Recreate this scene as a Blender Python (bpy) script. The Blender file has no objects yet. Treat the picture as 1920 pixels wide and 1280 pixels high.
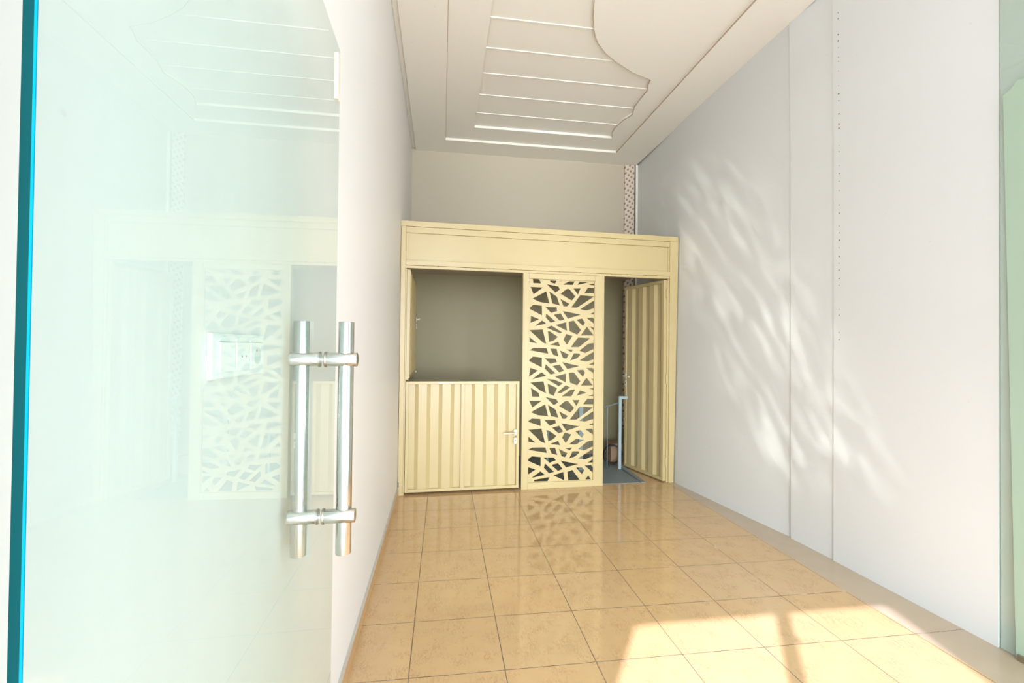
import bpy, bmesh, math, random
from mathutils import Matrix, Vector
from mathutils.geometry import delaunay_2d_cdt

# ------------------------------------------------------------------ camera
C = bpy.context.scene.collection
scn = bpy.context.scene
cam_d = bpy.data.cameras.new('camera'); cam = bpy.data.objects.new('camera', cam_d); C.objects.link(cam)
YAW, PITCH, ROLL, FPX = 0.15123, 0.01190, 0.01100, 882.70
cy_, sy_, cp_, sp_ = math.cos(YAW), math.sin(YAW), math.cos(PITCH), math.sin(PITCH)
fw = Vector((sy_*cp_, cy_*cp_, sp_)); rt = Vector((cy_, -sy_, 0)); up = rt.cross(fw)
r2 = rt*math.cos(ROLL) + up*math.sin(ROLL); u2 = -rt*math.sin(ROLL) + up*math.cos(ROLL)
M = Matrix((r2, u2, -fw)).transposed().to_4x4()
M.translation = Vector((0.3971, 0, 1.467))
cam.matrix_world = M
cam_d.sensor_width = 36; cam_d.lens = FPX*36/1920; cam_d.clip_start = 0.02
scn.camera = cam

# ------------------------------------------------------------------ light
scn.view_settings.view_transform = 'Standard'; scn.view_settings.look = 'None'
scn.view_settings.gamma = 1; scn.view_settings.use_curve_mapping = False
scn.view_settings.exposure = 1.63
w = bpy.data.worlds.new('sky'); scn.world = w; w.use_nodes = True
wb = w.node_tree.nodes['Background']; wb.inputs[0].default_value = (0.85, 0.95, 1.10, 1); wb.inputs[1].default_value = 1.3
sun_dir = Vector((0.54, 0.84, -0.943)).normalized()
sd = bpy.data.lights.new('sun', 'SUN'); sd.energy = 2.8; sd.angle = math.radians(0.9); sd.color = (1.0, 0.84, 1.08)
so = bpy.data.objects.new('sun', sd); C.objects.link(so); so.rotation_euler = sun_dir.to_track_quat('-Z', 'Y').to_euler(); so.location = (-3, -4, 7)
ad = bpy.data.lights.new('daylight_fill', 'AREA'); ad.shape = 'RECTANGLE'; ad.size = 9; ad.size_y = 4; ad.energy = 800; ad.color = (0.93, 0.97, 1.04)  # soft fill lamp added outside to push more light into the room
ao = bpy.data.objects.new('daylight_fill', ad); C.objects.link(ao); ao.location = (1.5, -9, 2.1); ao.rotation_euler = Vector((0.0, 1, 0.03)).to_track_quat('-Z', 'Y').to_euler()
# added noise-patterned spot standing in for a street reflection on the right wall
pd = bpy.data.lights.new('glint_stand_in', 'SPOT'); pd.energy = 620; pd.spot_size = math.radians(27); pd.spot_blend = 0.5; pd.shadow_soft_size = 0.02; pd.color = (1.0, 0.98, 0.96)
po = bpy.data.objects.new('glint_stand_in', pd); C.objects.link(po); po.location = (0.2, -2.4, 1.1)
po.rotation_euler = (Vector((3.09, 3.80, 1.77))-Vector(po.location)).to_track_quat('-Z', 'Y').to_euler()
pd.use_nodes = True; T = pd.node_tree; N, L = T.nodes, T.links; em = N['Emission']
tc = N.new('ShaderNodeTexCoord'); m1 = N.new('ShaderNodeMapping'); m1.inputs['Rotation'].default_value = (0, 0, math.radians(-18)); L.new(tc.outputs['Normal'], m1.inputs[0])
m2 = N.new('ShaderNodeMapping'); m2.inputs['Scale'].default_value = (105, 16, 0); L.new(m1.outputs[0], m2.inputs[0])
nz = N.new('ShaderNodeTexNoise'); nz.inputs['Scale'].default_value = 1.0; nz.inputs['Detail'].default_value = 2.5; nz.inputs['Distortion'].default_value = 0.4; L.new(m2.outputs[0], nz.inputs['Vector'])
cr = N.new('ShaderNodeValToRGB'); cr.color_ramp.elements[0].position = 0.48; cr.color_ramp.elements[0].color = (0, 0, 0, 1); cr.color_ramp.elements[1].position = 0.72; cr.color_ramp.elements[1].color = (1, 1, 1, 1); L.new(nz.outputs['Fac'], cr.inputs[0])
sx = N.new('ShaderNodeSeparateXYZ'); L.new(m1.outputs[0], sx.inputs[0])
ab = N.new('ShaderNodeMath'); ab.operation = 'ABSOLUTE'; L.new(sx.outputs[0], ab.inputs[0])
mr = N.new('ShaderNodeMapRange'); mr.interpolation_type = 'SMOOTHSTEP'; mr.inputs['From Min'].default_value = 0.025; mr.inputs['From Max'].default_value = 0.075; mr.inputs['To Min'].default_value = 1; mr.inputs['To Max'].default_value = 0; L.new(ab.outputs[0], mr.inputs['Value'])
mu = N.new('ShaderNodeMath'); mu.operation = 'MULTIPLY'; L.new(cr.outputs[0], mu.inputs[0]); L.new(mr.outputs[0], mu.inputs[1])
L.new(mu.outputs[0], em.inputs['Strength'])

# ------------------------------------------------------------------ node helpers
class NT:
    def __init__(s, name):
        s.m = bpy.data.materials.new(name); s.m.use_nodes = True
        s.t = s.m.node_tree; s.n = s.t.nodes; s.p = s.n['Principled BSDF']; s.out = s.n['Material Output']
    def new(s, k, **kw):
        x = s.n.new(k)
        for a, v in kw.items(): setattr(x, a, v)
        return x
    def link(s, a, b): s.t.links.new(a, b)
    def put(s, sock, v):
        if hasattr(v, 'links') or isinstance(v, bpy.types.NodeSocket): s.link(v, sock)
        else: sock.default_value = v
    def math(s, op, a, b=0.0, c=0.0):
        x = s.new('ShaderNodeMath', operation=op)
        s.put(x.inputs[0], a); s.put(x.inputs[1], b)
        if op in ('MULTIPLY_ADD', 'SMOOTH_MIN', 'COMPARE'): s.put(x.inputs[2], c)
        return x.outputs[0]
    def mix(s, f, a, b):
        x = s.new('ShaderNodeMix', data_type='RGBA')
        s.put(x.inputs[0], f); s.put(x.inputs[6], a); s.put(x.inputs[7], b)
        return x.outputs[2]
    def coord(s, kind='Object'):
        x = s.new('ShaderNodeTexCoord'); return x.outputs[kind]
    def noise(s, vec, scale, detail=3, rough=0.5, dist=0.0):
        x = s.new('ShaderNodeTexNoise'); s.link(vec, x.inputs['Vector'])
        x.inputs['Scale'].default_value = scale; x.inputs['Detail'].default_value = detail
        x.inputs['Roughness'].default_value = rough; x.inputs['Distortion'].default_value = dist
        return x.outputs['Fac']
    def ramp(s, f, stops):
        x = s.new('ShaderNodeValToRGB'); s.link(f, x.inputs[0]); e = x.color_ramp.elements
        e[0].position, e[0].color = stops[0][0], tuple(stops[0][1])+(1,)
        e[1].position, e[1].color = stops[-1][0], tuple(stops[-1][1])+(1,)
        for p, c in stops[1:-1]:
            k = e.new(p); k.color = tuple(c)+(1,)
        return x.outputs[0]
    def bump(s, h, strength, dist=0.01):
        x = s.new('ShaderNodeBump'); s.link(h, x.inputs['Height'])
        x.inputs['Strength'].default_value = strength; x.inputs['Distance'].default_value = dist
        s.link(x.outputs[0], s.p.inputs['Normal'])
    def set(s, **kw):
        for a, v in kw.items(): s.put(s.p.inputs[a.replace('_', ' ')], v)
        return s

def rgb(r, g, b): return (r, g, b, 1)
def plain(name, c, rough=0.5, metal=0.0, spec=0.5, n=0.04, scale=6, bump=0.0, bscale=60):
    k = NT(name); v = k.coord()
    d = tuple(max(0, x*(1-n)) for x in c)
    k.set(Base_Color=k.mix(k.noise(v, scale), rgb(*d), rgb(*c)), Roughness=rough, Metallic=metal)
    k.p.inputs['Specular IOR Level'].default_value = spec
    if bump: k.bump(k.noise(v, bscale, 4), bump, 0.004)
    return k.m

# ------------------------------------------------------------------ materials
def m_floor():
    k = NT('floor_tile'); v = k.coord()
    mp = k.new('ShaderNodeMapping', vector_type='TEXTURE'); k.link(v, mp.inputs[0])
    mp.inputs['Location'].default_value = (0.2935, 4.2882, 0); mp.inputs['Rotation'].default_value = (0, 0, -0.0076)
    mp.inputs['Scale'].default_value = (0.43, 0.43, 0.43)
    sx = k.new('ShaderNodeSeparateXYZ'); k.link(mp.outputs[0], sx.inputs[0])
    U, V = sx.outputs[0], sx.outputs[1]
    wob = k.math('MULTIPLY', k.math('SUBTRACT', k.noise(v, 40, 2), 0.5), 0.008)
    def line(c, wdt):
        f = k.math('ABSOLUTE', k.math('SUBTRACT', k.math('FRACT', k.math('ADD', k.math('ADD', c, 0.5), wob)), 0.5))
        return k.math('LESS_THAN', f, wdt)
    inside = k.math('LESS_THAN', U, 6.03)
    lu = k.math('MULTIPLY', line(U, 0.0048), inside)
    lv1 = k.math('MULTIPLY', line(V, 0.0048), inside)
    lv2 = k.math('MULTIPLY', line(k.math('DIVIDE', V, 5.0), 0.0010), k.math('SUBTRACT', 1.0, inside))
    grout = k.math('MAXIMUM', k.math('MAXIMUM', lu, lv1), lv2)
    cv = k.new('ShaderNodeCombineXYZ'); k.link(k.math('FLOOR', U), cv.inputs[0]); k.link(k.math('FLOOR', V), cv.inputs[1])
    wn = k.new('ShaderNodeTexWhiteNoise', noise_dimensions='2D'); k.link(cv.outputs[0], wn.inputs['Vector'])
    # fine short veins running into the room
    m2 = k.new('ShaderNodeMapping'); k.link(v, m2.inputs[0]); m2.inputs['Scale'].default_value = (30, 9, 1); m2.inputs['Rotation'].default_value = (0, 0, 0.25)
    vn = k.noise(m2.outputs[0], 1.6, 5, 0.65, 1.2)
    vein = k.ramp(vn, [(0.0, (0, 0, 0)), (0.47, (0, 0, 0)), (0.50, (1, 1, 1)), (0.53, (0, 0, 0)), (1.0, (0, 0, 0))])
    gate = k.ramp(k.noise(v, 9, 2), [(0.40, (0, 0, 0)), (0.62, (1, 1, 1))])
    base = k.mix(k.noise(v, 5, 4), rgb(0.580, 0.380, 0.178), rgb(0.640, 0.430, 0.215))
    base = k.mix(k.math('MULTIPLY', wn.outputs[0], 0.22), base, rgb(0.54, 0.41, 0.26))
    base = k.mix(k.math('MULTIPLY', k.math('MULTIPLY', vein, gate), 0.75), base, rgb(0.40, 0.22, 0.11))
    border = k.mix(k.noise(v, 7, 4), rgb(0.47, 0.37, 0.26), rgb(0.53, 0.42, 0.30))
    base = k.mix(inside, border, base)
    gcol = k.ramp(k.noise(v, 6, 3), [(0.40, (0.12, 0.09, 0.06)), (0.66, (0.20, 0.15, 0.10)), (0.74, (0.62, 0.55, 0.45))])
    dirt = k.ramp(k.noise(v, 2.3, 5, 0.7), [(0.62, (0, 0, 0)), (0.80, (1, 1, 1))])
    base = k.mix(k.math('MULTIPLY', dirt, 0.18), base, rgb(0.30, 0.23, 0.16))
    k.set(Base_Color=k.mix(grout, base, gcol))
    k.set(Roughness=k.math('ADD', k.math('ADD', k.math('MULTIPLY', grout, 0.5), 0.04), k.math('MULTIPLY', k.noise(v, 12, 3), 0.06)))
    k.p.inputs['IOR'].default_value = 1.55
    k.bump(k.math('SUBTRACT', k.math('MULTIPLY', k.noise(v, 3.0, 2), 0.06), grout), 0.25, 0.002)
    return k.m

def m_wall(name, c, c2, dots=False):
    k = NT(name); v = k.coord()
    base = k.mix(k.noise(v, 1.3, 4), rgb(*c2), rgb(*c))
    spot = k.ramp(k.noise(v, 26, 1), [(0.78, (0, 0, 0)), (0.80, (1, 1, 1))])
    base = k.mix(k.math('MULTIPLY', spot, 0.12), base, rgb(0.35, 0.30, 0.24))
    k.set(Base_Color=base, Roughness=0.55)
    k.bump(k.noise(v, 22, 5, 0.6), 0.12, 0.004)
    return k.m

def m_glass(name, tint, ior=1.5):
    k = NT(name); k.n.remove(k.p)
    tr = k.new('ShaderNodeBsdfTransparent'); tr.inputs[0].default_value = rgb(*tint)
    gl = k.new('ShaderNodeBsdfGlossy'); gl.inputs['Roughness'].default_value = 0.0; gl.inputs[0].default_value = rgb(0.95, 1, 0.97)
    fr = k.new('ShaderNodeFresnel'); fr.inputs[0].default_value = ior
    geo = k.new('ShaderNodeNewGeometry'); f0 = k.math('MULTIPLY', fr.outputs[0], k.math('SUBTRACT', 1.0, geo.outputs['Backfacing']))
    mx = k.new('ShaderNodeMixShader'); k.link(f0, mx.inputs[0]); k.link(tr.outputs[0], mx.inputs[1]); k.link(gl.outputs[0], mx.inputs[2])
    # thin film of dust and smears on the pane
    v = k.coord(); df = k.new('ShaderNodeBsdfDiffuse'); df.inputs[0].default_value = rgb(0.85, 0.95, 0.92)
    mp = k.new('ShaderNodeMapping'); k.link(v, mp.inputs[0]); mp.inputs['Scale'].default_value = (1, 6, 0.8)
    d = k.math('MULTIPLY', k.noise(mp.outputs[0], 2.5, 4), DUST)
    m2 = k.new('ShaderNodeMixShader'); k.link(d, m2.inputs[0]); k.link(mx.outputs[0], m2.inputs[1]); k.link(df.outputs[0], m2.inputs[2])
    k.link(m2.outputs[0], k.out.inputs[0])
    return k.m
DUST = 0.05

def m_lattice_trim():
    k = NT('carved_trim'); v = k.coord()
    def wv(rot, sc):
        mp = k.new('ShaderNodeMapping'); k.link(v, mp.inputs[0]); mp.inputs['Rotation'].default_value = (0, rot, 0)
        x = k.new('ShaderNodeTexWave'); x.bands_direction = 'X'; x.inputs['Scale'].default_value = sc; k.link(mp.outputs[0], x.inputs[0])
        return x.outputs['Fac']
    a, b = wv(1.05, 5.0), wv(-0.5, 6.5)
    f = k.math('GREATER_THAN', k.math('MULTIPLY', a, b), 0.42)
    k.set(Base_Color=k.mix(f, rgb(0.70, 0.59, 0.48), rgb(0.33, 0.23, 0.17)), Roughness=0.6)
    k.bump(f, 0.6, 0.01)
    return k.m

M_FLOOR = m_floor()
M_WL = m_wall('left_plaster', (0.81, 0.79, 0.765), (0.785, 0.765, 0.735))
M_WR = m_wall('right_panel_paint', (0.705, 0.715, 0.705), (0.685, 0.695, 0.68))
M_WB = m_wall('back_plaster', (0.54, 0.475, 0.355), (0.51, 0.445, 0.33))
M_CEIL = m_wall('ceiling_plaster', (0.92, 0.885, 0.79), (0.90, 0.865, 0.765))
M_CREAM = plain('cream_enamel', (0.55, 0.440, 0.220), 0.33, n=0.05, bump=0.03, bscale=30)
M_CREAMW = plain('pale_enamel', (0.72, 0.67, 0.53), 0.35)
M_STEEL = plain('brushed_steel', (0.62, 0.61, 0.58), 0.17, 1.0, n=0.10, scale=14)
M_STEELD = plain('worn_steel', (0.50, 0.46, 0.38), 0.3, 1.0, n=0.3, scale=30)
M_GLASS = m_glass('green_tinted_glass', (0.885, 0.94, 0.925), 1.62)
M_GLASSR = m_glass('sea_green_glass', (0.955, 0.99, 0.965))
M_CLEAR = m_glass('shopfront_glass', (0.97, 0.99, 0.98))
M_EDGE = plain('glass_edge', (0.0, 0.050, 0.052), 0.6, 0.0, 0.1, n=0.25, scale=9)
M_EDGEB = plain('glass_bevel', (0.0, 0.20, 0.30), 0.4, 0.0, 0.1, n=0.1, scale=9)
M_GREY = plain('grey_blue_paint', (0.22, 0.26, 0.27), 0.55, n=0.15, scale=8)
M_BLUE = plain('pale_blue_enamel', (0.36, 0.45, 0.47), 0.4, n=0.1)
M_BLACK = plain('black_rubber', (0.03, 0.03, 0.03), 0.5)
M_SKIRT = plain('skirting_tile', (0.60, 0.38, 0.19), 0.25, n=0.12)
M_SKTOP = plain('skirting_mortar', (0.60, 0.55, 0.47), 0.8, n=0.25, scale=20)
M_PLAST = plain('white_plastic', (0.84, 0.86, 0.84), 0.3)
M_PLAST2 = plain('shaded_plastic', (0.60, 0.66, 0.64), 0.35)
M_HOLE = plain('dark_slot', (0.16, 0.13, 0.10), 0.8)
M_GAPSHADE = plain('brown_gap_shade', (0.52, 0.40, 0.28), 0.8)
M_CARVE = m_lattice_trim()
M_GROUND = plain('outside_paving', (0.76, 0.73, 0.68), 0.8, n=0.2, scale=2)
M_BLOCKER = plain('blocker_white', (0.80, 0.79, 0.76), 0.8)
M_CARD = plain('brown_card', (0.35, 0.22, 0.13), 0.8)

# ------------------------------------------------------------------ mesh helpers
def tag(o, label=None, cat=None, group=None, kind=None):
    if label: o['label'] = label
    if cat: o['category'] = cat
    if group: o['group'] = group
    if kind: o['kind'] = kind
    return o
def thing(name, label, cat, loc=(0, 0, 0), rz=0.0, group=None):
    o = bpy.data.objects.new(name, None); C.objects.link(o); o.location = loc; o.rotation_euler = (0, 0, rz); o.empty_display_size = 0.1
    return tag(o, label, cat, group)
def obj(name, bm, mats, parent=None, smooth=False):
    bmesh.ops.recalc_face_normals(bm, faces=bm.faces)
    me = bpy.data.meshes.new(name); bm.to_mesh(me); bm.free()
    if not isinstance(mats, (list, tuple)): mats = [mats]
    for m in mats: me.materials.append(m)
    if smooth:
        for p in me.polygons: p.use_smooth = True
        me.set_sharp_from_angle(angle=math.radians(40))
    o = bpy.data.objects.new(name, me); C.objects.link(o)
    if parent: o.parent = parent
    return o
def struct(name, bm, mats, smooth=False):
    return tag(obj(name, bm, mats, None, smooth), kind='structure')
def bx(bm, x0, x1, y0, y1, z0, z1, bev=0.0, mi=0):
    t = bmesh.new(); r = bmesh.ops.create_cube(t, size=1)
    for v in t.verts: v.co = Vector((x0+(v.co.x+.5)*(x1-x0), y0+(v.co.y+.5)*(y1-y0), z0+(v.co.z+.5)*(z1-z0)))
    if bev: bmesh.ops.bevel(t, geom=list(t.edges), offset=bev, segments=2, affect='EDGES', profile=0.5)
    merge(bm, t, mi); return bm
def merge(bm, t, mi=0):
    mp = {v: bm.verts.new(v.co) for v in t.verts}
    for f in t.faces:
        try: nf = bm.faces.new([mp[v] for v in f.verts]); nf.material_index = mi
        except ValueError: pass
    t.free()
def B(*a, **k): return bx(bmesh.new(), *a, **k)
def cyl(bm, p, q, r, n=24, r2=None, mi=0, bev=0.0):
    p, q = Vector(p), Vector(q); d = q-p; t = bmesh.new()
    bmesh.ops.create_cone(t, cap_ends=True, segments=n, radius1=r, radius2=r if r2 is None else r2, depth=d.length)
    if bev:
        es = [e for e in t.edges if any(len(f.verts) > 4 for f in e.link_faces)]
        bmesh.ops.bevel(t, geom=es, offset=bev, segments=2, affect='EDGES', profile=0.5)
    bmesh.ops.transform(t, matrix=Matrix.Translation((p+q)/2) @ d.to_track_quat('Z', 'Y').to_matrix().to_4x4(), verts=t.verts)
    merge(bm, t, mi); return bm
def tube(bm, pts, r, n=12, mi=0, closed=False):
    pts = [Vector(p) for p in pts]; rings = []
    N = len(pts)
    for i, p in enumerate(pts):
        a = pts[(i-1) % N] if (closed or i) else p; b = pts[(i+1) % N] if (closed or i < N-1) else p
        q = (b-a).normalized().to_track_quat('Z', 'Y')
        rings.append([bm.verts.new(p+q @ Vector((r*math.cos(2*math.pi*j/n), r*math.sin(2*math.pi*j/n), 0))) for j in range(n)])
    for i in range(N if closed else N-1):
        a, b = rings[i], rings[(i+1) % N]
        for j in range(n):
            f = bm.faces.new([a[j], a[(j+1) % n], b[(j+1) % n], b[j]]); f.material_index = mi
    if not closed:
        bm.faces.new(rings[0][::-1]); bm.faces.new(rings[-1])
    return bm
def prism(bm, poly, v0, v1, mi=0, axis='y'):
    """polygon in (x,z) pushed from y=v0 to y=v1, or in (x,y) from z=v0 to z=v1"""
    f3 = (lambda a, b, c: (a, c, b)) if axis == 'y' else (lambda a, b, c: (a, b, c))
    A = [bm.verts.new(f3(a, b, v0)) for a, b in poly]; Bv = [bm.verts.new(f3(a, b, v1)) for a, b in poly]
    fs = [bm.faces.new(A), bm.faces.new(Bv[::-1])]
    for i in range(len(poly)):
        j = (i+1) % len(poly); fs.append(bm.faces.new([A[i], A[j], Bv[j], Bv[i]]))
    for f in fs: f.material_index = mi
    return bm
def plate(outer, holes, v0, v1, axis='y'):
    """flat plate with polygonal holes"""
    area = lambda h: sum(h[i][0]*h[(i+1) % len(h)][1]-h[(i+1) % len(h)][0]*h[i][1] for i in range(len(h)))
    outer = outer if area(outer) > 0 else outer[::-1]; holes = [h if area(h) > 0 else h[::-1] for h in holes]
    pts = [Vector(p) for p in outer]; faces = [list(range(len(outer)))]; k = len(pts); hf = []
    for h in holes:
        pts += [Vector(p) for p in h]; hf.append(list(range(k, k+len(h)))); k += len(h)
    V, E, F, ov, oe, of = delaunay_2d_cdt(pts, [], faces+hf, 1, 1e-5)
    bm = bmesh.new()
    f3 = (lambda p, c: (p[0], c, p[1])) if axis == 'y' else (lambda p, c: (p[0], p[1], c))
    A = [bm.verts.new(f3(p, v0)) for p in V]; D = [bm.verts.new(f3(p, v1)) for p in V]
    keep = [f for f, o in zip(F, of) if o == [0]]
    cnt = {}
    for f in keep:
        for i in range(len(f)):
            e = (f[i], f[(i+1) % len(f)]); cnt[e] = 1
        bm.faces.new([A[i] for i in f]); bm.faces.new([D[i] for i in f][::-1])
    for (a, b) in cnt:
        if (b, a) not in cnt: bm.faces.new([A[a], A[b], D[b], D[a]])
    return bm

# ================================================================== SETTING
PI = math.pi
HC = 4.05                         # underside of the ceiling border
# floor
struct('floor', B(-0.1, 3.4, 0.30, 6.35, -0.12, 0), M_FLOOR)
struct('ground_outside', B(-14, 16, -16, 0.30, -0.14, -0.02), M_GROUND)
# left wall with its tile skirting
struct('wall_left', B(-0.12, 0, 0.30, 6.42, -0.1, 4.34), M_WL)
sk = B(-0.004, 0.013, 0.42, 4.733, 0, 0.072, bev=0.002); bx(sk, -0.004, 0.012, 0.42, 4.733, 0.0722, 0.086, mi=1)
struct('baseboard_left', sk, [M_SKIRT, M_SKTOP])
# back wall
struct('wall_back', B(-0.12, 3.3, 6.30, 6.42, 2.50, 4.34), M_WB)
struct('wall_back_lower', B(-0.12, 3.3, 6.30, 6.42, -0.1, 2.50), m_wall('back_plaster_shaded', (0.34, 0.295, 0.165), (0.32, 0.275, 0.15)))  # lower part of the back wall, its shade put into a darker colour
# right wall : one sheet that leans a little
def sheet(rows, back=0.10, nz=8):
    """rows : (y, x_floor, x_mid, x_top); solid slab behind the face"""
    bm = bmesh.new(); Z = [-0.05+i*(4.36+0.05)/nz for i in range(nz+1)]
    def xx(r, z):
        t = z/2.7 if z < 2.7 else 1+(z-2.7)/(4.05-2.7)
        return r[1]+(r[2]-r[1])*t if t < 1 else r[2]+(r[3]-r[2])*(t-1)
    g = [[bm.verts.new((xx(r, z), r[0], z)) for z in Z] for r in rows]
    h = [[bm.verts.new((3.40, r[0], z)) for z in Z] for r in rows]
    n = len(rows)
    for i in range(n-1):
        for j in range(nz):
            bm.faces.new([g[i][j], g[i+1][j], g[i+1][j+1], g[i][j+1]]); bm.faces.new([h[i][j], h[i][j+1], h[i+1][j+1], h[i+1][j]])
        bm.faces.new([g[i][0], h[i][0], h[i+1][0], g[i+1][0]]); bm.faces.new([g[i][-1], g[i+1][-1], h[i+1][-1], h[i][-1]])
    for i in (0, n-1):
        for j in range(nz): bm.faces.new([g[i][j], g[i][j+1], h[i][j+1], h[i][j]])
    return bm
rowsA = [(6.32, 3.128, 3.128, 3.128), (5.50, 3.035, 3.060, 3.104), (5.02, 2.977, 3.012, 3.090), (4.88, 2.960, 3.001, 3.088), (4.70, 2.973, 3.009, 3.088), (4.4, 3.008, 3.034, 3.090), (3.97, 3.055, 3.066, 3.092), (3.326, 3.138, 3.118, 3.100)]
struct('wall_right', sheet(rowsA), M_WR, True)
struct('trim_1', sheet([(3.322, 3.122, 3.108, 3.090), (2.936, 3.142, 3.136, 3.120)]), M_WR)       # flat pilaster panel
struct('wall_right_front', sheet([(2.932, 3.134, 3.128, 3.112), (1.967, 3.160, 3.172, 3.176)]), M_WR)
# corner bead with its row of nail holes
struct('wall_right_entrance', B(3.172, 3.40, 0.37, 1.962, -0.1, 4.34), m_wall('entrance_plaster', (0.54, 0.57, 0.54), (0.51, 0.54, 0.51)))
bm = bmesh.new(); random.seed(4)
for i in range(46):
    z = 1.55+i*0.052+random.uniform(-.012, .012); xf = 3.134+(3.128-3.134)*min(1, z/2.7) if z < 2.7 else 3.128+(3.112-3.128)*(z-2.7)/1.35
    if random.random() < .75: cyl(bm, (xf-0.0012, 2.885, z), (xf+0.003, 2.885, z), random.uniform(.0018, .0045), 8)
struct('trim_2', bm, M_HOLE)
# front wall over and beside the shop opening
fwm = B(-0.12, 3.4, 0.28, 0.36, 4.06, 4.34); bx(fwm, -0.12, 0.09, 0.28, 0.36, -0.1, 4.06); bx(fwm, 3.19, 3.4, 0.28, 0.299, -0.1, 4.06)
struct('wall_front', fwm, M_WL)
struct('trim_6', B(0.09, 3.19, 0.30, 0.36, 2.33, 2.42, bev=0.003), M_STEEL)
struct('window_2', B(0.09, 3.19, 0.325, 0.333, 2.42, 4.06), M_CLEAR)
struct('sun_blocker_slab', B(-1.5, 5.0, -1.30, 0.28, 4.14, 4.26), M_WL)  # unseen slab added outside to stop the sun above the transom bar

# ceiling : border, recessed band with the wavy edge, boarded field
def wavy(z=None):
    pts = [(2.508, 5.647), (2.452, 5.50), (2.440, 5.384), (2.450, 5.27), (2.468, 5.168), (2.500, 5.09), (2.515, 5.04), (2.495, 4.97), (2.468, 4.861), (2.462, 4.70), (2.464, 4.538), (2.426, 4.436), (2.411, 4.348),
           (2.190, 4.262), (1.964, 4.123), (1.830, 4.02), (1.718, 3.899), (1.668, 3.82), (1.628, 3.74), (1.570, 3.589), (1.521, 3.414), (1.495, 3.25), (1.490, 3.10)]
    return pts+[(x, 6.2-y) for x, y in pts[-2::-1]]
out0 = [(0.046, 0.36), (3.10, 0.36), (3.10, 6.30), (0.046, 6.30)]
rec1 = [(0.412, 0.62), (2.682, 0.62), (2.668, 5.925), (0.430, 5.925)]
F1, F2 = 0.9887, 0.9775
scl = lambda p, f: (0.397+(p[0]-0.397)*f, p[1]*f)
WAVE = [scl(p, F1) for p in wavy()[::-1] if p[1] >= 0.9]
rec2 = [scl((0.748, 0.90), F1)]+WAVE+[scl((0.773, 5.656), F1)]
cl = plate(out0, [rec1], HC, HC+0.028, axis='z')
merge(cl, plate([(0.30, 0.40), (2.80, 0.40), (2.80, 6.1), (0.30, 6.1)], [rec2], HC+0.0285, HC+0.056, axis='z'))
bx(cl, -0.05, 3.15, 0.36, 6.30, HC+0.0565, HC+0.29)
for i in range(-7, 6):
    y = (3.807+0.3986*i)*F2
    if 0.95 < y < 5.5: bx(cl, 0.70, 2.60, y-0.006, y+0.006, HC+0.050, HC+0.058, bev=0.002)
def gap_shade(a, c, z0, z1, t=0.004):  # brown strips: gap and shadow lines along the recess edges, put into colour
    a, c = Vector(a), Vector(c); n = Vector((-(c-a).y, (c-a).x)).normalized()*t/2
    prism(cl, [tuple(a+n), tuple(c+n), tuple(c-n), tuple(a-n)], z0, z1, mi=1, axis='z')
gap_shade((2.680, 0.64), (2.666, 5.92), HC-0.0005, HC+0.012, 0.006)
for a, c in zip(WAVE, WAVE[1:]): gap_shade(a, c, HC+0.028, HC+0.040, 0.005)
gap_shade((0.414, 0.64), (0.432, 5.92), HC+0.020, HC+0.0284, 0.004); gap_shade(rec2[0], rec2[-1], HC+0.046, HC+0.0564, 0.004)
struct('ceiling', cl, [M_CEIL, M_GAPSHADE])
# plaster bead in the left cove, back corner bead and the carved strip
struct('trim_3', B(0.0, 0.044, 0.40, 6.295, HC+0.022, HC+0.05, bev=0.004), M_CEIL)
struct('trim_4', B(3.090, 3.124, 6.262, 6.31, 0, 4.05, bev=0.004), M_CEIL)
ct = B(2.932, 3.072, 6.270, 6.31, 2.235, 4.049, bev=0.003); bx(ct, 2.932, 3.072, 6.270, 6.31, 0.35, 2.23, bev=0.003)
bx(ct, 3.0722, 3.082, 6.27, 6.31, 0.35, 4.049, mi=1)
struct('trim_5', ct, [M_CARVE, M_HOLE])

struct('loft_shade_slab', B(0.005, 2.95, 4.93, 6.295, 2.42, 2.58), M_WB)  # unseen slab added to darken the space behind the partition

# ================================================================== SHOPFRONT
sp = thing('shopfront_post', 'steel mullion post of the shopfront beside the open glass door', 'post', (0.98, 0.33, 0))
pm = B(-0.028, 0.028, -0.03, 0.03, 0.0, 2.328, bev=0.003); obj('post', pm, M_STEEL, sp)
kb = bmesh.new(); cyl(kb, (0.028, 0, 2.05), (0.060, 0, 2.05), 0.022, 20); obj('latch_knob', kb, M_STEEL, sp, True)
gb = B(1.01, 3.188, 0.322, 0.332, -0.02, 2.33); tag(obj('window_1', gb, M_CLEAR), kind='structure')

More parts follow.
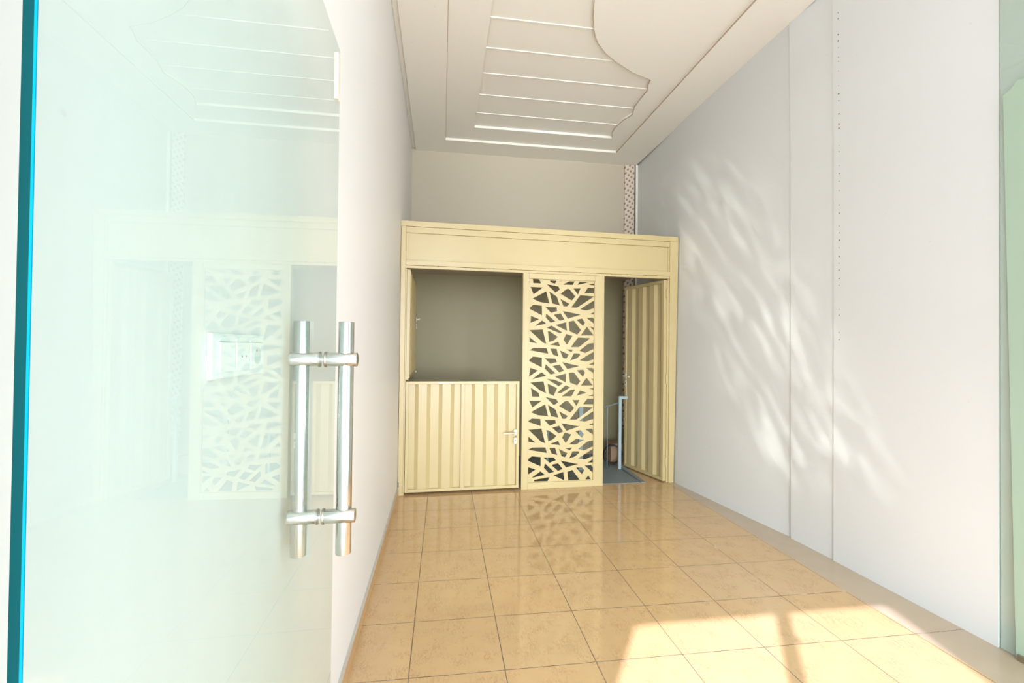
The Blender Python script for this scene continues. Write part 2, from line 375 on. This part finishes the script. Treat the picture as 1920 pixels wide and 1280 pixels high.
# open glass door
gd = thing('glass_door', 'large frameless green-tinted glass door standing open along the left wall', 'door', (0.0985, 0.39, 0.0))
pn = bmesh.new()
bx(pn, -0.0050, 0.0050, 0.0, 1.010, 0.012, 2.309)
for f in pn.faces:
    c = f.calc_center_median()
    if c.y < 1e-4: f.material_index = 1
obj('glass_pane', pn, [M_GLASS, M_EDGE], gd)
bv = B(0.0034, 0.0052, -0.0012, -0.0002, 0.012, 2.309); obj('polished_edge', bv, M_EDGEB, gd)['label'] = 'bright cyan polished edge'
HY, ZT, ZB = 0.893, 1.430, 1.027
for s, nm in ((-1, 'pull_bar'), (1, 'pull_bar')):
    b = bmesh.new(); cyl(b, (s*0.0555, HY, 0.926), (s*0.0555, HY, 1.528), 0.0196, 48, bev=0.0015); obj(nm, b, M_STEEL, gd, True)
for z in (ZT, ZB):
    b = bmesh.new()
    cyl(b, (-0.0800, HY-0.010, z), (-0.0075, HY-0.010, z), 0.0180, 40, bev=0.001); cyl(b, (0.0075, HY-0.010, z), (0.0860, HY-0.010, z), 0.0180, 40, bev=0.001)
    cn = obj('connector', b, M_STEEL, gd, True)
    b = bmesh.new(); cyl(b, (-0.0095, HY-0.010, z), (-0.0051, HY-0.010, z), 0.0202, 40, bev=0.0008); cyl(b, (0.0051, HY-0.010, z), (0.0105, HY-0.010, z), 0.0202, 40, bev=0.0008)
    obj('washer', b, M_STEELD, cn, True)
b = bmesh.new(); bx(b, -0.0056, 0.0056, 0.985, 1.0105, 2.16, 2.29); obj('tape', b, M_CREAMW, gd)['label'] = 'strip of cream tape'

# two panes leaning flat against the entrance end of the right wall
g1 = bmesh.new(); bx(g1, 3.159, 3.167, 0.60, 1.962, 0.0, 3.60)
tag(obj('glass_sheet', g1, M_GLASSR), 'tall pale green glass sheet against the right wall at the frame edge', 'glass')
g2 = bmesh.new(); prism(g2, [(0.60, 0.004), (1.885, 0.004), (1.935, 2.745), (1.905, 2.755), (1.875, 2.79), (1.80, 2.765), (0.60, 2.74)], 3.149, 3.157)
for v in g2.verts: v.co = Vector((v.co.y, v.co.x, v.co.z))
tag(obj('glass_sheet', g2, plain('back_painted_glass', (0.40, 0.53, 0.41), 0.15, n=0.05, scale=1.5)), 'shorter opaque sea-green glass sheet with an uneven top edge, in front of the taller one', 'glass')
fx = B(3.134, 3.147, 1.55, 1.872, 0.0, 0.030, bev=0.002)
tag(obj('floor_channel', fx, M_STEELD), 'brown metal channel on the floor under the glass sheets', 'metal channel')

# unseen panel added outside, shaped to cut the right edge of the sun patch
cs = bmesh.new(); prism(cs, [(0.81, 3.80), (1.0, 3.35), (1.17, 2.88), (1.38, 2.2), (1.55, 1.2), (2.9, 1.2), (2.9, 3.8)], -0.82, -0.80)
tag(obj('sun_blocker', cs, M_BLOCKER), kind='structure')

# ================================================================== STEEL PARTITION
YP, RP = 4.7374, 0.0424
PL = (0, YP, 0)
pt = thing('steel_partition', 'cream enamelled steel partition frame spanning the far end of the room', 'partition', PL, RP)
obj('post', B(0.004, 0.052, 0, 0.05, 0.0, 2.70, bev=0.003), M_CREAM, pt)
obj('foot', B(0.006, 0.060, -0.004, 0.054, 0.0, 0.03, bev=0.002), M_CREAM, pt)
b = bmesh.new(); prism(b, [(2.893, 0), (2.952, 0), (2.995, 2.702), (2.893, 2.702)], 0, 0.05); obj('post', b, M_CREAM, pt)
obj('top_rail', B(0.0, 2.99, -0.006, 0.056, 2.650, 2.704, bev=0.003), M_CREAM, pt)
b = B(0.052, 2.892, 0.002, 0.048, 2.588, 2.649, bev=0.003); obj('upper_rail', b, M_CREAM, pt)
b = bmesh.new()
bx(b, 0.0525, 2.892, 0.018, 0.030, 2.319, 2.587)
for (x0, x1) in ((0.0525, 0.070), (2.874, 2.892)): bx(b, x0, x1, 0.006, 0.018, 2.319, 2.587, bev=0.002)
obj('fascia_panel', b, M_CREAM, pt)
obj('middle_rail', B(0.052, 2.892, -0.002, 0.048, 2.266, 2.318, bev=0.003), M_CREAM, pt)
b = B(0.052, 2.892, 0.004, 0.050, 2.238, 2.264, bev=0.002)
for x in (0.22, 0.36, 0.5, 0.66, 0.92, 1.1, 1.4, 1.62, 1.85, 2.2, 2.38, 2.6, 2.72): bx(b, x, x+0.018, -0.0005, 0.006, 2.2625, 2.2662, mi=1)
obj('head_strip', b, [M_CREAM, M_HOLE], pt)
obj('door_stop', B(0.0525, 0.064, 0.006, 0.05, 0.03, 2.236, bev=0.002), M_CREAM, pt)
obj('door_stop', B(2.872, 2.892, 0.012, 0.05, 0.0, 2.236, bev=0.002), M_CREAM, pt)
obj('hinge_pin', B(0.0, 0.012, -0.010, 0.0, 0.08, 0.13), M_HOLE, pt)['label'] = 'dark hinge pin'

# lattice screen
ls = thing('lattice_screen', 'cream steel screen cut with an irregular web of angular holes', 'screen', PL, RP)
b = bmesh.new(); bx(b, 1.238, 1.304, -0.004, 0.046, 0, 2.236, bev=0.003); bx(b, 2.028, 2.128, -0.004, 0.046, 0, 2.236, bev=0.003)
bx(b, 1.3042, 2.0278, -0.003, 0.045, 0, 0.066, bev=0.003); bx(b, 1.3042, 2.0278, -0.003, 0.045, 2.180, 2.236, bev=0.003)
bx(b, 1.252, 1.256, -0.006, 0.0, 0.02, 2.22); bx(b, 2.108, 2.112, -0.006, 0.0, 0.02, 2.22)
bx(b, 1.3042, 1.312, 0.0, 0.02, 0.066, 2.18); bx(b, 2.0200, 2.0278, 0.0, 0.02, 0.066, 2.18)
obj('frame', b, M_CREAM, ls)
HOLES = ["1346,2179 1404,2180 1422,2163 1432,2137 1349,2137",
"1530,2170 1600,2170 1585,2139 1536,2153",
"1625,2169 1665,2170 1650,2164",
"1673,2132 1743,2170 1801,2171 1780,2133",
"1832,2135 1857,2168 1952,2169 1914,2155",
"1960,2141 2030,2160 2030,2134",
"1321,2096 1455,2095 1355,2020",
"1494,2131 1623,2110 1637,2077 1591,2046",
"1645,2035 1716,2088 1742,2088 1810,2011 1771,1967",
"1789,2095 1868,2099 1838,2031",
"1910,2048 1950,2110 2030,2108 2031,2052",
"1343,1973 1490,2055 1526,1930 1424,1941",
"1524,2054 1607,2002 1640,1911 1558,1930",
"1647,1979 1745,1931 1718,1902 1680,1903",
"1764,1892 1864,2026 2021,2018 1833,1894",
"1863,1877 2028,1980 2029,1896 1942,1867 1911,1868",
"1307,1869 1353,1911 1444,1902 1448,1802",
"1484,1890 1603,1891 1613,1851 1546,1830",
"1976,1830 2027,1853 2028,1825",
"1330,1795 1416,1761 1323,1720",
"1494,1821 1595,1740 1540,1728 1487,1782",
"1574,1811 1649,1829 1692,1763 1641,1750",
"1673,1854 1871,1820 1728,1773",
"1370,1689 1449,1748 1496,1716",
"1826,1763 1885,1779 1921,1736 1898,1699",
"1938,1786 2007,1791 2030,1766 2031,1720",
"1595,1703 1710,1736 1721,1645",
"1738,1740 1795,1756 1876,1655 1835,1606 1751,1641",
"1974,1698 2029,1680 2029,1643",
"1499,1673 1552,1697 1669,1628 1646,1617",
"1873,1599 1942,1691 2020,1602",
"1313,1645 1455,1655 1496,1507 1466,1514",
"1513,1636 1531,1637 1621,1579 1582,1543 1527,1525",
"1309,1579 1396,1511 1309,1522",
"1684,1551 1713,1612 1782,1591 1722,1498",
"1533,1496 1627,1531 1647,1483",
"1764,1474 1845,1577 1981,1571 1856,1475",
"2010,1545 2030,1572 2030,1543",
"1861,1437 1961,1513 2031,1521 2031,1461 1926,1413",
"1320,1436 1356,1461 1501,1459 1519,1402",
"1540,1455 1608,1455 1631,1374 1573,1391",
"1645,1439 1743,1395 1719,1353 1681,1356",
"1715,1448 1790,1449 1773,1419",
"1759,1332 1799,1409 1862,1407 1870,1390 1835,1356",
"1862,1335 2028,1433 2029,1350 1945,1321",
"1308,1327 1354,1372 1450,1361 1451,1259",
"1480,1355 1599,1350 1614,1314 1543,1295",
"1966,1285 2029,1324 2030,1287",
"1326,1254 1410,1226 1315,1163",
"1493,1290 1600,1197 1548,1185 1483,1247",
"1568,1274 1644,1288 1693,1223 1640,1207",
"1672,1315 1861,1274 1730,1240",
"1347,1137 1449,1209 1499,1169",
"1834,1228 1905,1236 1925,1201 1903,1160",
"1938,1253 2007,1255 2030,1219 2031,1190",
"1591,1164 1715,1194 1714,1101",
"1745,1203 1801,1207 1875,1113 1838,1070 1760,1099",
"1985,1152 2028,1128 2028,1106",
"1507,1138 1586,1131 1681,1092 1637,1061",
"1880,1067 1942,1149 2016,1067",
"1328,1101 1470,1113 1498,989 1439,1015",
"1515,1089 1619,1042 1583,961 1530,985",
"1620,991 1712,1071 1764,1049 1667,991",
"1336,1049 1420,991 1428,953 1349,954",
"1671,955 1762,1019 1818,1029 1778,954",
"1831,959 1872,1015 1948,990",
"1974,1035 2029,1042 2029,1015",
"1961,956 2030,977 2030,954",
"1494,948 1613,925 1633,891 1586,863",
"1318,913 1455,912 1355,841",
"1641,852 1708,904 1741,904 1808,829 1767,783",
"1789,914 1867,915 1833,852",
"1908,868 1954,929 2028,926 2029,866",
"1337,793 1490,873 1523,751 1417,760",
"1521,868 1604,817 1637,731 1555,750",
"1644,796 1740,748 1715,718 1677,720",
"1761,709 1870,844 2019,834 1836,708",
"1862,695 2026,795 2027,714 1931,684",
"1303,697 1349,728 1440,722 1445,648",
"1483,711 1600,709 1611,674 1543,649",
"1974,649 2025,670 2026,644",
"1569,627 1646,647 1689,586 1642,566",
"1667,671 1867,637 1726,591",
"1316,611 1453,622 1494,469 1454,482",
"1934,604 2007,609 2026,582 2027,539",
"1824,584 1883,596 1919,551 1896,515",
"1505,602 1527,602 1617,541 1578,505 1528,487",
"1300,552 1391,476 1303,490",
"1679,519 1706,576 1779,552 1720,462",
"1543,457 1637,489 1658,443",
"1756,449 1831,505 1920,491 1829,444",
"1857,398 1961,475 2027,483 2028,422 1921,379",
"1316,405 1357,428 1497,425 1515,366",
"1539,418 1603,418 1629,340 1569,357",
"1643,404 1739,357 1714,316 1677,325",
"1710,412 1789,413 1766,384",
"1757,300 1796,374 1860,372 1867,353 1820,319",
"1855,297 2025,396 2026,317 1937,285",
"1298,297 1353,337 1448,325 1449,229",
"1476,320 1592,316 1612,286 1545,262",
"1963,248 2024,286 2024,249",
"1311,227 1396,199 1300,140",
"1496,257 1594,166 1540,153 1484,215",
"1563,240 1638,254 1688,193 1638,174",
"1666,280 1859,237 1725,208",
"1351,113 1448,178 1495,138",
"1836,201 1902,204 1925,169 1901,129",
"1932,220 2004,221 2023,194 2023,141",
"1586,130 1696,162 1707,72",
"1739,160 1794,179 1875,72 1750,70",
"1380,91 1547,114 1526,72 1380,74",
"1939,72 1972,114 2002,71"]
holes = [[tuple(int(c)/1000 for c in q.split(',')) for q in h.split()] for h in HOLES]
def clampx(p): return (min(max(p[0], 1.3005), 2.0305), min(max(p[1], 0.0665), 2.1795))
holes = [[clampx(p) for p in h] for h in holes]
b = plate([(1.298, 0.064), (2.033, 0.064), (2.033, 2.182), (1.298, 2.182)], holes, 0.016, 0.021)
obj('cut_plate', b, M_CREAM, ls)

def corrugated(u0, u1, z0, z1, first, vf=0.010, vb=0.032, th=0.0015, pitch=0.2345, saw=False):
    """folded sheet: ridges at vf, valleys at vb; first = u where the first ridge ends"""
    prof = []
    u = first-pitch*3
    while u < u1+pitch:
        prof += [(u, vf), (u+0.040, vb), (u+0.070, vb), (u+0.190, vf)] if saw else [(u, vf), (u+0.038, vb), (u+0.118, vb), (u+0.154, vf)]; u += pitch
    def at(x):
        for (a, va), (c, vc) in zip(prof, prof[1:]):
            if a <= x <= c: return va+(vc-va)*(x-a)/(c-a)
        return vf
    pts = [(u0, at(u0))]+[p for p in prof if u0 < p[0] < u1]+[(u1, at(u1))]
    bm = bmesh.new()
    rows = []
    zs = (z0, z1)
    F = [[bm.verts.new((u, v, z)) for z in zs] for u, v in pts]; K = [[bm.verts.new((u, v+th, z)) for z in zs] for u, v in pts]
    for i in range(len(pts)-1):
        bm.faces.new([F[i][0], F[i+1][0], F[i+1][1], F[i][1]]); bm.faces.new([K[i][0], K[i][1], K[i+1][1], K[i+1][0]])
        bm.faces.new([F[i][0], K[i][0], K[i+1][0], F[i+1][0]]); bm.faces.new([F[i][1], F[i+1][1], K[i+1][1], K[i][1]])
    for i in (0, len(pts)-1): bm.faces.new([F[i][0], F[i][1], K[i][1], K[i][0]])
    return bm
def leafframe(u0, u1, z0, z1, w=0.03, v0=0.0, v1=0.04, mid=None):
    b = bmesh.new()
    bx(b, u0, u0+w, v0, v1, z0, z1, bev=0.002); bx(b, u1-w, u1, v0, v1, z0, z1, bev=0.002)
    bx(b, u0+w, u1-w, v0, v1, z1-w, z1, bev=0.002); bx(b, u0+w, u1-w, v0, v1, z0, z0+w, bev=0.002)
    if mid: bx(b, mid[0], mid[1], v0+0.002, v1-0.002, z0+w, z1-w, bev=0.002)
    return b
def lever(par, u, z, v, d, side, mat):
    """door furniture: backplate, lever pointing to side, key escutcheon; v = face, d = outward sign"""
    b = bmesh.new(); ys = sorted((v, v+d*0.006))
    bx(b, u-0.016, u+0.016, ys[0], ys[1], z-0.03, z+0.03, bev=0.002)
    cyl(b, (u, v+d*0.006, z), (u, v+d*0.045, z), 0.009, 16)
    tube(b, [(u, v+d*0.042, z), (u+side*0.03, v+d*0.046, z+0.001), (u+side*0.075, v+d*0.046, z), (u+side*0.125, v+d*0.042, z-0.002)], 0.0085, 12)
    h = obj('lever_handle', b, mat, par, True)
    b = bmesh.new(); bx(b, u-0.015, u+0.015, ys[0], ys[1], z-0.115, z-0.052, bev=0.002)
    bx(b, u-0.003, u+0.003, min(ys[0], v+d*0.0065), max(ys[1], v+d*0.0068), z-0.098, z-0.080, mi=1); cyl(b, (u, v+d*0.0055, z-0.078), (u, v+d*0.007, z-0.078), 0.006, 12, mi=1)
    k = obj('key_plate', b, [mat, M_HOLE], par); k['label'] = 'pale plate with a dark keyhole'
    return h

# half door (closed)
hd = thing('half_door', 'closed cream corrugated steel half-height door below the open hatch', 'door', PL, RP)
obj('frame', leafframe(0.068, 1.212, 0.024, 1.117, 0.028, 0.0, 0.04, mid=(0.612, 0.650)), M_CREAM, hd)
obj('corrugated_panel', corrugated(0.0965, 0.6115, 0.052, 1.089, 0.273), M_CREAM, hd)
obj('corrugated_panel', corrugated(0.6505, 1.1835, 0.052, 1.089, 0.836), M_CREAM, hd)
lever(hd, 1.170, 0.590, 0.0, -1, -1, M_CREAMW)
b = B(0.385, 0.535, -0.012, 0.0, 1.094, 1.112, bev=0.003); bx(b, 0.430, 0.530, -0.02, -0.012, 1.098, 1.110, bev=0.002)
obj('bolt', b, M_CREAMW, hd)['label'] = 'pale sliding bolt'

# upper shutter, swung back against the left wall
sh = thing('hatch_shutter', 'cream corrugated upper shutter swung back beside the left wall, above the half door', 'shutter', (0.098, 4.795, 0), PI/2-0.004)
obj('frame', leafframe(0.0, 1.09, 1.146, 2.232, 0.034, 0.0, 0.035), M_CREAM, sh)
obj('corrugated_panel', corrugated(0.0345, 1.0555, 1.1805, 2.1975, 0.20, -0.006, 0.018), M_CREAM, sh)
lever(sh, 1.050, 1.79, 0.0, -1, -1, M_CREAMW)
b = B(0.98, 1.085, -0.016, 0.0, 1.150, 1.170, bev=0.003); obj('bolt', b, M_CREAMW, sh)
obj('mounting_bar', B(0.064, 0.092, 0.0505, 0.075, 1.13, 2.232, bev=0.002), M_CREAM, pt)

# tall door, ajar inward
ang = math.atan2(0.72, -0.166)
td = thing('corrugated_door', 'tall cream corrugated steel door standing ajar at the right of the partition', 'door', (2.850, 4.882, 0), ang)
obj('frame', leafframe(0.0, 0.725, 0.012, 2.228, 0.034, -0.02, 0.02), M_CREAM, td)
obj('corrugated_panel', corrugated(0.0345, 0.6905, 0.0465, 2.1935, 0.14, -0.012, 0.011, pitch=0.205), M_CREAM, td)
lever(td, 0.695, 1.125, 0.02, 1, -1, M_CREAMW)
for z in (2.08, 1.13, 0.22):
    b = bmesh.new(); cyl(b, (-0.012, -0.012, z-0.05), (-0.012, -0.012, z+0.05), 0.0085, 16); bx(b, -0.012, 0.0, -0.018, -0.010, z-0.045, z+0.045)
    obj('hinge', b, M_CREAM, td, True)

# ================================================================== BEHIND THE PARTITION
lp = bmesh.new()
bx(lp, 1.26, 2.575, 4.885, 6.24, 0.001, 0.005); prism(lp, [(2.586, 4.885), (2.640, 4.885), (2.632, 5.56), (2.586, 5.56)], 0.001, 0.035, axis='z')
for v in lp.verts:
    if abs(v.co.x-2.586) < 1e-4 and v.co.z > 0.03 and v.co.y < 5: v.co.z = 0.012
    if v.co.x > 2.6 and v.co.z > 0.03 and v.co.y < 5: v.co.z = 0.007
tag(obj('landing_plate', lp, M_GREY), 'blue-grey painted plate on the floor inside the tall doorway', 'floor plate')
sr = thing('stair_railing', 'pale blue steel stair railing with square posts behind the partition', 'railing', (0, 5.45, 0.006))
obj('post', B(2.548, 2.582, 0, 0.034, 0, 0.88, bev=0.002), M_BLUE, sr)
obj('top_bar', B(2.582, 2.66, 0.002, 0.030, 0.845, 0.88, bev=0.002), M_BLUE, sr)
obj('post', B(2.05, 2.10, 0, 0.034, 0, 0.80, bev=0.002), M_BLUE, sr)
obj('post', B(1.72, 1.75, 0.30, 0.33, 0, 0.42, bev=0.002), M_BLUE, sr)
b = bmesh.new(); tube(b, [(2.56, 0.02, 0.80), (2.46, 0.09, 0.755), (2.36, 0.18, 0.70), (2.22, 0.30, 0.62), (2.05, 0.42, 0.50), (1.80, 0.50, 0.34), (1.55, 0.52, 0.16)], 0.008, 10)
obj('handrail', b, M_GREY, sr, True)
for x, y, z in ((2.44, 0.10, 0.74), (2.27, 0.26, 0.64), (2.08, 0.40, 0.51), (1.90, 0.47, 0.40)):
    b = bmesh.new(); cyl(b, (x, y, 0.0), (x, y, z), 0.005, 8); obj('baluster', b, M_GREY, sr, True)
b = bmesh.new(); 
for i in range(4):
    tube(b, [(2.56+0.115*math.cos(t*PI/16), 5.66+0.014*i, 0.13+0.115*math.sin(t*PI/16)) for t in range(32)], 0.009, 10, closed=True)
tag(obj('hose_coil', b, M_BLACK, smooth=True), 'black coil of hose standing behind the blue stair post', 'hose')
tag(obj('cardboard_box', B(2.58, 2.76, 5.80, 5.98, 0.0, 0.24, bev=0.003), M_CARD), 'small brown box behind the hose coil at the back wall', 'box')

# ================================================================== SOCKET ON THE LEFT WALL
sk = thing('socket_plate', 'white three-gang switch and socket plate on the left wall behind the glass', 'socket', (0, 0.998, 1.446))
b = B(0.0, 0.010, -0.121, 0.121, -0.042, 0.040, bev=0.003); obj('cover', b, M_PLAST, sk)
for i, y in enumerate((-0.066, 0.002, 0.070)):
    b = B(0.0101, 0.014, y-0.032, y+0.032, -0.030, 0.024, bev=0.0012)
    nm = ('switch', 'switch', 'outlet')[i]
    if i == 2:
        cyl(b, (0.0142, y, -0.003), (0.0150, y, -0.003), 0.018, 28, mi=2); cyl(b, (0.0151, y-0.006, 0.008), (0.0156, y-0.006, 0.008), 0.003, 10, mi=1)
    if i == 1:
        for dy in (-0.010, 0.010): cyl(b, (0.0142, y+dy, -0.003), (0.0148, y+dy, -0.003), 0.002, 10, mi=1)
    obj(nm, b, [M_PLAST, M_GREY, M_PLAST2], sk)
    b = bmesh.new(); arc = [(y+0.032*math.cos(t*PI/10), 0.0255+0.010*math.sin(t*PI/10)) for t in range(11)]
    A = [bm_ for bm_ in arc]
    t = bmesh.new(); prism(t, A, 0.0101, 0.0125)
    for v in t.verts: v.co = Vector((v.co.y, v.co.x, v.co.z))
    obj('arched_rim', t, M_PLAST, sk); b.free()
